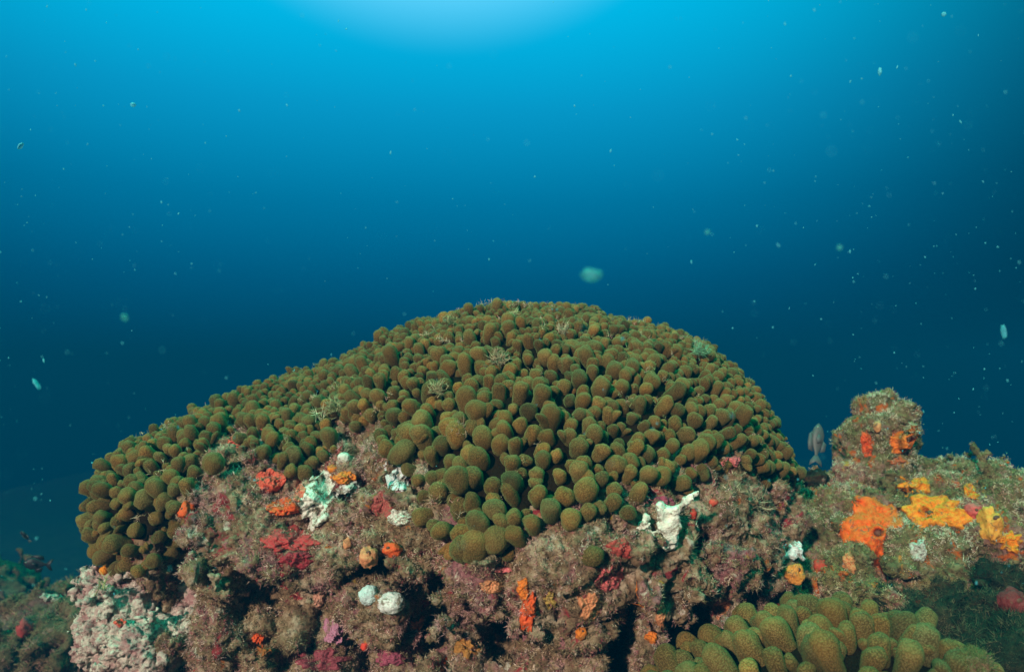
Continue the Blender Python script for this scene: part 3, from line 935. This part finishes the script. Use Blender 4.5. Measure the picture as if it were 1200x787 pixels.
ball(217, 598, 19, 19, OR_RED, 'round bright orange ball sponge in the dark gap right of the left coral lobe')
patch(282, 521, 30, 22, 4, RED, 'coral red crust touching the lowest knobs of the left shoulder')
patch(307, 504, 12, 17, 4, RED, 'small red sliver wedged between knobs on the left shoulder')
patch(318, 563, 30, 30, 5, RED, 'three-lobed bright red crust left of the white sponge crust')
patch(335, 595, 44, 18, 5, OR_RED, 'wide flat orange red crust below the three-lobed red crust')
patch(352, 577, 14, 24, 5, (0.7, 0.2, 0.12), 'narrow salmon crust touching the left side of the white sponge crust')
patch(338, 634, 64, 22, 5, (0.5, 0.05, 0.05), 'long crimson branching crust across the middle of the left rock face', lobes=0.45)
patch(347, 655, 40, 20, 5, CRIMSON, 'dark crimson crust just under the long crimson crust', lobes=0.4)
patch(372, 588, 42, 60, 6, WHITE, 'largest white sponge crust on the rock face, under the left shoulder', lobes=0.35)
patch(410, 573, 36, 20, 6, (0.62, 0.64, 0.60), 'pale grey white lobe reaching right from the white crust', lobes=0.35)
patch(405, 560, 26, 15, 4, ORANGE, 'rusty orange patch above the pale grey white lobe')
patch(466, 557, 34, 27, 6, (0.75, 0.77, 0.78), 'bluish white sponge tucked under the knobs in the middle of the coral', lobes=0.4)
ball(403, 536, 15, 13, WHITE, 'tiny white ball sponge in the bare notch of the coral', rough=0.15)
ball(390, 549, 13, 11, ORANGE, 'tiny orange ball sponge beside the tiny white ball')
patch(527, 558, 22, 15, 7, OR_RED, 'orange patch alone between the knobs at the coral front')
patch(468, 607, 40, 20, 6, WHITE, 'creamy white crust a little below the bluish white sponge', lobes=0.35)
patch(448, 590, 26, 34, 4, (0.40, 0.08, 0.07), 'brick red crust between the bluish white and the creamy white sponge')
ball(432, 652, 21, 25, PEACH, 'peach ball sponge with lumpy top in the middle of the rock', rough=0.3)
ball(459, 643, 21, 16, OR_RED, 'orange red ball sponge right of the peach ball, under a ledge')
ball(407, 637, 10, 14, PEACH, 'small peach knob of sponge left of the peach ball')
ball(432, 697, 22, 23, PALE, 'pale blue white ball sponge, left of a pair', rough=0.18)
ball(459, 706, 31, 25, (0.78, 0.77, 0.74), 'round bright white wrinkled ball sponge, right of a pair', rough=0.18)
patch(487, 737, 24, 32, 6, PEACH, 'curved peach sponge below the white ball sponge', lobes=0.4)
ball(428, 757, 10, 10, (0.7, 0.05, 0.03), 'tiny scarlet ball sponge near the bottom of the rock')
patch(302, 747, 14, 15, 5, OR_RED, 'small vivid orange sponge at the bottom left of the rock face')
patch(311, 763, 17, 13, 4, RUST, 'dull rust coloured sponge under the small vivid orange one')
patch(392, 740, 26, 36, 7, LILAC, 'lilac pink coralline lump at the foot of the rock', 'coralline alga', 'coralline_crust', lobes=0.4)
patch(374, 700, 14, 24, 6, (0.55, 0.28, 0.2), 'flesh coloured finger of sponge hanging above the lilac lump')
patch(455, 771, 36, 22, 5, MAGENTA, 'magenta crust at the very bottom, below the scarlet ball', 'coralline alga', 'coralline_crust', lobes=0.4)
patch(375, 772, 60, 24, 4, (0.28, 0.05, 0.07), 'wine red crust at the bottom edge under the lilac lump', 'coralline alga', 'coralline_crust', lobes=0.4)
patch(516, 780, 34, 14, 5, OR_RED, 'orange red arch of sponge cut off by the bottom edge')
patch(547, 757, 34, 32, 4, (0.42, 0.18, 0.04), 'rusty orange sponge half hidden by fuzz at the bottom middle', lobes=0.45)
patch(613, 690, 15, 26, 5, ORANGE, 'orange top of the bright streak on the middle column', lobes=0.35)
patch(621, 717, 18, 46, 6, OR_RED, 'tall vivid orange red streak on the middle column of rock', lobes=0.3)
patch(577, 687, 32, 15, 4, PEACH, 'faded peach crust under the dark ledge left of the orange streak', lobes=0.4)
patch(646, 705, 14, 26, 4, (0.45, 0.30, 0.07), 'mustard patch right of the tall orange red streak', lobes=0.4)
patch(691, 711, 30, 34, 5, PEACH, 'peach crust below the raspberry sponge, at the edge of a dark cleft', lobes=0.4)
ball(681, 742, 14, 15, ORANGE, 'orange ball sponge at the edge of the dark cleft', rough=0.3)
patch(711, 673, 42, 34, 6, (0.62, 0.13, 0.13), 'raspberry pink grainy sponge in the middle right of the rock', lobes=0.3)
ball(694, 651, 28, 24, (0.10, 0.10, 0.05), 'olive ball sponge sitting right above the raspberry sponge', rough=0.1, sink=0.35, mat=M['coral_front'])
patch(727, 640, 30, 20, 4, (0.45, 0.06, 0.05), 'dark red crust right of the olive ball sponge', lobes=0.4)
patch(746, 692, 12, 32, 5, ORANGE, 'upright orange ribbon of sponge right of the raspberry sponge')
patch(775, 717, 12, 38, 4, PEACH, 'peach rim of sponge along the right dark hole', lobes=0.35)
patch(763, 746, 17, 15, 5, ORANGE, 'orange lump low between the two dark holes')
patch(778, 587, 52, 13, 4, MAGENTA, 'magenta crust just above the white branching sponge', 'coralline alga', 'coralline_crust', lobes=0.4)
ball(812, 602, 10, 12, (0.55, 0.05, 0.03), 'tiny red dot of sponge right of the white branching sponge')
ball(836, 588, 11, 9, RED, 'tiny salmon dot of sponge at upper right of the white branching sponge')
patch(857, 539, 24, 14, 5, PINK, 'bright pink patch under the knobs near the right end of the coral', lobes=0.4)
patch(845, 711, 30, 38, 5, PEACH, 'faded orange crust on the wall left of the small coral mound', lobes=0.4)
ball(931, 672, 22, 24, (0.72, 0.28, 0.05), 'light orange lump just above the small coral mound', rough=0.3)
patch(897, 664, 24, 16, 4, RUST, 'rust crust on the slope left of the light orange lump', lobes=0.4)
patch(1028, 622, 66, 92, 7, (0.80, 0.14, 0.01), 'largest vivid red orange sponge with a hole, middle of the ridge', lobes=0.36, oscula=((0.0, -0.05, 5.5),))
patch(1096, 602, 72, 56, 7, YELLOW, 'wide yellow orange sponge with a hole on the ridge', lobes=0.42, oscula=((-0.25, 0.15, 4),))
patch(1072, 572, 30, 28, 5, YELLOW, 'small yellow orange sponge up left of the wide yellow one', lobes=0.4)
patch(1138, 578, 20, 32, 6, YELLOW, 'upright yellow sponge at the top right of the ridge', lobes=0.25)
ball(1141, 598, 20, 19, (0.62, 0.11, 0.10), 'salmon red ball sponge under the upright yellow sponge', rough=0.15)
ball(1160, 616, 22, 42, (0.78, 0.34, 0.05), 'tall lumpy orange yellow sponge at the right of the ridge', rough=0.35, name='column_sponge')
patch(1182, 632, 26, 22, 6, YELLOW, 'small yellow sponge by the right edge of the picture', lobes=0.4)
patch(1077, 645, 20, 28, 5, (0.50, 0.52, 0.46), 'greyish white crust below the wide yellow sponge', lobes=0.4)
ball(962, 662, 16, 15, (0.5, 0.06, 0.03), 'dark red ball sponge on the slope left of the vivid red orange sponge')
patch(995, 658, 15, 26, 4, (0.62, 0.25, 0.1), 'narrow pale orange sponge at lower left of the vivid red orange sponge', lobes=0.4)
patch(1062, 521, 34, 24, 4, ORANGE, 'orange crust on the right flank of the pinnacle', lobes=0.45)
patch(1016, 521, 14, 28, 4, OR_RED, 'thin red orange streak on the front of the pinnacle', lobes=0.3)
patch(1052, 540, 22, 10, 3, (0.5, 0.14, 0.05), 'dull orange crust low on the pinnacle', lobes=0.45)
ball(1028, 500, 8, 14, (0.66, 0.3, 0.12), 'little peach tube high on the pinnacle', name='tube_sponge')
ball(1186, 706, 30, 36, (0.16, 0.02, 0.02), 'dim red ball sponge on the dark corner rock', rough=0.2)
patch(88, 598, 16, 15, 6, OR_RED, 'orange red spot on the far left tip of the coral', lobes=0.4)
ball(29, 735, 16, 22, (0.40, 0.05, 0.05), 'dull red ball sponge on the dim bottom left rock')
patch(60, 700, 22, 12, 5, (0.5, 0.6, 0.5), 'pale green patch on top of the dim bottom left rock', lobes=0.4)
ball(122, 668, 10, 10, YELLOW, 'tiny yellow orange sponge at the top of the pink rock')
patch(140, 728, 13, 12, 4, RED, 'small salmon red patch on the left of the pink rock')
ball(250, 543, 25, 27, (0, 0, 0), 'single olive coral knob alone on the bare rock left of the coral', 'coral', 'coral_knob', rough=0.08, sink=0.15, mat=M['coral'])
patch(567, 654, 42, 18, 8, (0.20, 0.17, 0.10), 'olive grey shelf of sponge under the front knobs', 'sponge', 'shelf_sponge', lobes=0.2)
patch(588, 667, 26, 7, 4, PINK, 'thin pink rim under the olive grey shelf', 'coralline alga', 'coralline_crust', lobes=0.2)

# branching white sponges
def branching(px, py, pts, rad, col, label, depth_off=0.02, rough=0.006):
    """pts: polylines in photo pixels [(x,y,r,toward camera px)...], grown from the rock at px,py"""
    H = hit(px, py)
    loc = H[0]; d = Vector(loc).dot(Vector((0, math.cos(PITCH), math.sin(PITCH)))) - depth_off
    caps, lo, hi = [], np.full(3, 9.), np.full(3, -9.)
    for line in pts:
        for (x0, y0, r0, f0), (x1, y1, r1, f1) in zip(line[:-1], line[1:]):
            a, b = np.array(at(x0, y0, d - f0 / FPX)), np.array(at(x1, y1, d - f1 / FPX))
            k = d / FPX
            caps.append((a, b, r0 * k, r1 * k))
            for q, r in ((a, r0 * k), (b, r1 * k)):
                lo = np.minimum(lo, q - r - 0.012); hi = np.maximum(hi, q + r + 0.012)
    def f(P):
        v = None
        for c in caps:
            e = sd_cap(P, *c); v = e if v is None else smin(v, e, 0.006)
        return v
    V, F = surface_nets(f, lo, hi, 0.0018, lambda P: rough * noise(P, 70, 5) + rough * 0.5 * noise(P, 190, 6), 0.03)
    o = obj('branching_sponge', mesh_from('branching_sponge', V, F), sponge_mat(col, False))
    tag(o, label, 'sponge')
branching(780, 612, [[(784, 634, 7, 0), (778, 615, 8, 6), (776, 598, 6, 8), (792, 596, 4.5, 12), (806, 586, 3.2, 18), (818, 577, 3.6, 24)],
                     [(776, 600, 6, 8), (773, 592, 4.5, 12)], [(784, 634, 9, 0), (788, 615, 8, 6), (792, 598, 6, 10)], [(757, 632, 7, 0), (755, 618, 6, 4), (757, 606, 4, 8)], [(757, 632, 7, 0), (770, 632, 6, 0)]],
          1, (0.78, 0.76, 0.66), 'creamy white branching sponge with one long arm, under the coral')
branching(920, 652, [[(916, 660, 5, 0), (908, 648, 4, 4), (901, 641, 3.5, 8)], [(916, 660, 5, 0), (917, 648, 3.5, 6), (914, 639, 3, 8)],
                     [(918, 660, 5, 0), (927, 650, 4, 6), (931, 640, 4, 8)], [(927, 650, 4, 6), (937, 646, 3, 6), (940, 653, 3, 4)], [(908, 648, 4, 4), (898, 650, 3, 3)], [(931, 640, 4, 8), (936, 637, 3, 6)]],
          1, (0.80, 0.86, 0.86), 'lacy bluish white sponge left of the big orange one on the ridge')

# ------------------------------------------------------------------ tufts, hydroids and a sea whip as things
def tuft(px, py, n, length, col, label, name='algae_tuft', spread=0.8, w=0.0009, group=None, names=('boulder', 'ridge', 'pink', 'shade'), out=0.03):
    H = hit(px, py, names)
    if H is None: print('MISS', label); return
    loc, nor = H[0], H[1]
    view = -Vector(loc).normalized()
    P = np.tile(np.array((loc + nor * out)[:], np.float32), (n, 1)) + RNG.normal(size=(n, 3)).astype(np.float32) * 0.005
    D = np.array((nor * 0.6 + view * 0.5 + Vector((0, 0, 0.35)))[:], np.float32) + RNG.normal(size=(n, 3)).astype(np.float32) * spread
    D /= np.linalg.norm(D, axis=1, keepdims=True)
    cols = np.array([col]) * (0.6 + 0.8 * RNG.random((n, 1)))
    v, f, c = strands(P, D, length * (0.4 + 0.8 * RNG.random(n)), np.full(n, w), cols, 1.2)
    # side twigs
    k = RNG.integers(0, n, n * 2)
    P2 = P[k] + D[k] * (length * (0.2 + 0.4 * RNG.random((len(k), 1))))
    D2 = D[k] + RNG.normal(size=(len(k), 3)) * 0.9; D2 /= np.linalg.norm(D2, axis=1, keepdims=True)
    v2, f2, c2 = strands(P2.astype(np.float32), D2.astype(np.float32), np.full(len(k), length * 0.4), np.full(len(k), w * 0.7), cols[k], 1.2)
    V = np.concatenate([v, v2]); F = f + [a + len(v) for a in f2]
    me = mesh_from(name, V, F, False); vcol(me, np.concatenate([c, c2]))
    o = obj(name, me, M['turf'])
    tag(o, label, 'algae', group)
G_T = 'algae tufts among the coral knobs'
tuft(815, 424, 60, 0.030, (0.20, 0.40, 0.24), 'pale green feathery tuft on the right shoulder of the coral', group=G_T)
tuft(657, 402, 40, 0.022, (0.50, 0.42, 0.28), 'buff tuft with a pale splinter near the crown of the coral', group=G_T)
tuft(520, 474, 50, 0.026, (0.36, 0.32, 0.18), 'fawn tuft in the middle of the coral, left of the centre', group=G_T)
tuft(405, 488, 60, 0.030, (0.34, 0.34, 0.18), 'bushy tuft at the top of the bare notch in the coral', group=G_T)
tuft(536, 390, 36, 0.020, (0.34, 0.32, 0.16), 'small olive tuft high up left of the coral crown', group=G_T)
tuft(597, 385, 36, 0.018, (0.42, 0.40, 0.22), 'pale tuft between the two highest rows of knobs', group=G_T)
tuft(588, 437, 50, 0.024, (0.42, 0.32, 0.2), 'beige tuft below the pale tuft near the crown', group=G_T)
tuft(460, 383, 40, 0.022, (0.50, 0.38, 0.28), 'pinkish tuft on the upper left slope of the coral', group=G_T)
tuft(540, 518, 40, 0.022, (0.40, 0.26, 0.18), 'reddish tuft between big knobs just above the front rim', group=G_T)
tuft(385, 500, 9, 0.035, (0.6, 0.6, 0.42), 'thin branched white twig standing in front of the notch', 'hydroid', 0.35, 0.0009, names=('boulder',))
tuft(118, 690, 5, 0.045, (0.38, 0.42, 0.2), 'thin pale sea whip standing on the left edge of the pink rock', 'sea_whip', 0.12, 0.0012, names=('pink', 'boulder'), out=0.0)
tuft(880, 590, 26, 0.05, (0.40, 0.33, 0.22), 'long pale spiky bristles on the right shoulder of the boulder', 'hydroid', 0.55, 0.0011, names=('boulder',), out=0.0)
tuft(1092, 690, 50, 0.035, (0.32, 0.27, 0.13), 'straw coloured tuft on the dark rock behind the small coral', names=('shade', 'ridge'), out=0.0)

# a shaggy stone at the foot of the small coral
sv, sf = ICO4
c0 = np.array(at(1138, 782, 1.05)[:])
sr = 1 + 0.25 * noise(sv, 2.0, 8) + 0.12 * noise(sv, 5, 9) + 0.06 * noise(sv, 11, 3)
SVV = (c0 + sv * sr[:, None] * np.array((0.026, 0.026, 0.022))).astype(np.float32)
SFF = np.concatenate([sf, sf[:, 2:]], 1)
SURF['stone'] = (SVV, SFF, None, None)
st = obj('fuzzy_stone', mesh_from('fuzzy_stone', SVV, sf), M['boulder'])
tag(st, 'small brown fuzzy stone at the right foot of the small coral', 'rock')
turf('stone', 'turf_algae', 'tan fuzz on the small brown stone by the small coral', 900, 5, 0.003, 0.008, 0.0005,
     np.array([(0.14, 0.11, 0.05), (0.20, 0.12, 0.08), (0.10, 0.11, 0.04)], np.float32), None, 65, -0.6)
# black lump put in the gap below the grey fish
c1 = np.array(at(957, 562, 1.98)[:])
bs = obj('black_lump', mesh_from('black_lump', c1 + sv * (sr + 0.3 * noise(sv, 3.1, 31) + 0.2 * noise(sv, 9, 32))[:, None] * np.array((0.03, 0.03, 0.026)), sf), M['shade'])
tag(bs, 'small black lump on the ridge right under the grey fish', 'rock')

# ------------------------------------------------------------------ fish
def fish(center, heading, up, L, depth, thick, mats, label):
    """body lofted along x (snout at +x), dorsal and anal fins, forked tail, pectorals, eyes"""
    h = Vector(heading).normalized(); u = Vector(up); u = (u - h * u.dot(h)).normalized(); s = h.cross(u)
    def T(x, y, z): return Vector(center) + h * (x * L) + s * (y * L) + u * (z * L)
    root = empty('reef_fish', center); tag(root, label, 'fish', 'small fish swimming by the reef')
    xs = np.linspace(0, 1, 22)
    prof = np.interp(xs, [0, 0.04, 0.15, 0.35, 0.55, 0.75, 0.9, 1.0], [0.05, 0.30, 0.72, 1.0, 0.92, 0.58, 0.26, 0.2])
    wid = np.interp(xs, [0, 0.05, 0.2, 0.4, 0.7, 1.0], [0.1, 0.45, 0.95, 1.0, 0.5, 0.1])
    v, f, K = [], [], 18
    for i, x in enumerate(xs):
        for k in range(K):
            a = 2 * math.pi * k / K
            v.append(T(0.4 - 0.8 * x, math.sin(a) * thick / 2 * wid[i], math.cos(a) * depth / 2 * prof[i])[:])
    for i in range(len(xs) - 1):
        for k in range(K):
            f.append((i * K + k, (i + 1) * K + k, (i + 1) * K + (k + 1) % K, i * K + (k + 1) % K))
    V = np.array(v); n0 = len(V)
    V = np.concatenate([V, [T(0.405, 0, 0)[:]], [T(-0.405, 0, 0)[:]]])
    tri = [(n0, k, (k + 1) % K) for k in range(K)] + [(n0 + 1, (len(xs) - 1) * K + (k + 1) % K, (len(xs) - 1) * K + k) for k in range(K)]
    obj('body', mesh_from('body', V, [np.array(f), np.array(tri)]), mats[0], root)
    def fin(name, outline, m, y0=0.0, sweep=0.0):
        t = 0.006; n = len(outline)
        a = [T(x, y0 + sweep * z + t, z)[:] for x, z in outline]; b = [T(x, y0 + sweep * z - t, z)[:] for x, z in outline]
        ca = np.mean(a, 0); cb = np.mean(b, 0)
        vv = np.array(a + b + [ca, cb])
        tr = []
        for i in range(n):
            j = (i + 1) % n
            tr += [(2 * n, i, j), (2 * n + 1, n + j, n + i), (i, n + i, j), (j, n + i, n + j)]
        obj(name, mesh_from(name, vv, np.array(tr), False), m, root)
    d2 = depth / 2
    fin('dorsal_fin', [(0.2, d2 * .85), (0.12, d2 * 1.35), (-0.1, d2 * 1.45), (-0.26, d2 * 1.30), (-0.3, d2 * 0.6), (-0.1, d2 * .7)], mats[1])
    fin('anal_fin', [(0.0, -d2 * .8), (-0.08, -d2 * 1.4), (-0.26, -d2 * 1.25), (-0.3, -d2 * .5), (-0.15, -d2 * .7)], mats[1])
    fin('tail_fin', [(-0.38, 0.04), (-0.52, d2 * .85), (-0.64, d2 * 1.0), (-0.53, 0.0), (-0.64, -d2 * 1.0), (-0.52, -d2 * .85), (-0.38, -0.04)], mats[1])
    for sg in (1, -1):
        fin('pectoral_fin', [(0.14, 0.0), (0.02, 0.06), (-0.10, 0.02), (-0.06, -0.08), (0.06, -0.06)], mats[1], sg * (thick / 2 + 0.012), 0.0)
        ev, ef = ICO2
        e = np.array(T(0.29, sg * thick * 0.36, d2 * 0.18)[:]) + ev * L * 0.026
        obj('eye', mesh_from('eye', e, ef), M_EYE, root)
    return root
M_EYE = plain_mat('fish_eye', (0.25, 0.25, 0.22), 0.2, 0.6)
M_BLK = plain_mat('dark_scales', (0.012, 0.014, 0.02), 0.5, 0.3)
M_GRY = plain_mat('grey_scales', (0.075, 0.075, 0.075), 0.5, 0.4)
M_GRF = plain_mat('grey_fin', (0.085, 0.095, 0.10), 0.5, 0.3)
fish(at(41, 660, 2.2), (-1, -0.2, 0.12), (0, 0, 1), 0.076, 0.46, 0.2, (M_BLK, M_BLK), 'dark oval fish facing left above the bottom left rock')
fish(at(29, 627, 2.7), (-0.5, -0.25, 0.75), (-0.7, 0, 0.5), 0.052, 0.45, 0.22, (M_BLK, M_GRF), 'smaller dark fish with pale flank, above the oval fish')
fish(at(958, 515, 2.3), (0.20, 0.25, 0.95), (-1, 0.15, 0.3), 0.125, 0.30, 0.14, (M_GRY, M_GRF), 'grey fish swimming head up between the coral and the pinnacle')

# ------------------------------------------------------------------ drifting things in the water
M_SNOW, _n, _l, _b = new_mat('drifting_specks')
_b.inputs['Base Color'].default_value = (0.10, 0.60, 0.75, 1); _b.inputs['Roughness'].default_value = 0.6
_b.inputs['Alpha'].default_value = 0.45
M_JEL, _n, _l, _b = new_mat('jelly_body')
_b.inputs['Base Color'].default_value = (0.05, 0.42, 0.42, 1); _b.inputs['Roughness'].default_value = 0.4
_b.inputs['Alpha'].default_value = 0.35

def specks(n):
    vs_, fs, o = [], [], 0
    v, f = ICO1
    while len(vs_) < n:
        px, py = random.uniform(-150, 1350), random.uniform(-40, 700)
        if 250 < px < 850 and random.random() < 0.6: continue
        d = random.uniform(0.3, 0.9) if random.random() < 0.35 else random.uniform(0.9, 3.2)
        p = at(px, py, d)
        if p.z > 0.90 or p.z < -0.5: continue
        if d > 1.3 and py > 330 and 60 < px < 960: continue
        s = random.choice((0.5, 0.6, 0.7, 0.7, 0.9, 0.9, 1.2, 1.7)) / FPX * d * random.uniform(0.42, 0.72)
        st_ = random.choice((1, 1, 1.2, 1.6, 2.4))
        a = random.uniform(-0.6, 0.6)
        q = v * (1 + 0.3 * RNG.normal(size=(len(v), 1))) * s
        q[:, 2] *= st_
        x, z = q[:, 0] * math.cos(a) - q[:, 2] * math.sin(a), q[:, 0] * math.sin(a) + q[:, 2] * math.cos(a)
        q[:, 0], q[:, 2] = x, z
        vs_.append(q + np.array(p[:])); fs.append(f + o); o += len(v)
    ob = obj('marine_snow', mesh_from('marine_snow', np.concatenate(vs_), np.concatenate(fs)), M_SNOW)
    tag(ob, 'tiny pale specks drifting in the blue water', 'specks', kind='stuff')
specks(1200)

def drifter(px, py, d, w, h, tilt, label, mat, name='drifting_fleck', rough=0.3):
    v, f = ICO3
    seed = random.randrange(500)
    r = 1 + rough * noise(v, 1.5, seed) + rough * .6 * noise(v, 4, seed)
    q = v * r[:, None] * np.array((w / 2, (w + h) / 4, h / 2)) / FPX * d
    x, z = q[:, 0] * math.cos(tilt) - q[:, 2] * math.sin(tilt), q[:, 0] * math.sin(tilt) + q[:, 2] * math.cos(tilt)
    q[:, 0], q[:, 2] = x, z
    o = obj(name, mesh_from(name, q + np.array(at(px, py, d)[:]), f), mat)
    tag(o, label, 'jelly' if name == 'comb_jelly' else 'drifting fleck', None if name == 'comb_jelly' else 'larger flecks drifting in the water')
drifter(693, 322, 0.55, 24, 16, 0.0, 'rounded teal jelly drifting above the crown of the coral', M_JEL, 'comb_jelly', 0.25)
drifter(43, 450, 0.9, 3, 14, 0.6, 'slanted pale streak of a fleck left of the coral', M_SNOW)
drifter(24, 171, 1.4, 3.5, 9, -0.6, 'pale slanted fleck high at the left edge', M_SNOW)
drifter(156, 123, 1.5, 6, 5, 0, 'white knotted fleck in the upper left blue water', M_SNOW)
drifter(1176, 388, 0.9, 3, 16, 0.1, 'upright bright fleck at the right edge above the ridge', M_SNOW)
drifter(1031, 84, 1.4, 4, 9, 0, 'thin upright fleck high up right of the middle', M_SNOW)
drifter(1106, 17, 1.4, 5, 5, 0, 'bright round fleck in the top right', M_SNOW)
drifter(984, 290, 0.6, 6, 6, 0.4, 'dim round fleck above the grey fish', M_JEL)
drifter(829, 272, 0.6, 6, 5, 0.2, 'dim round fleck between the jelly and the right edge', M_JEL)
drifter(146, 372, 0.6, 7, 9, 0.3, 'dim broad fleck left above the coral', M_JEL)
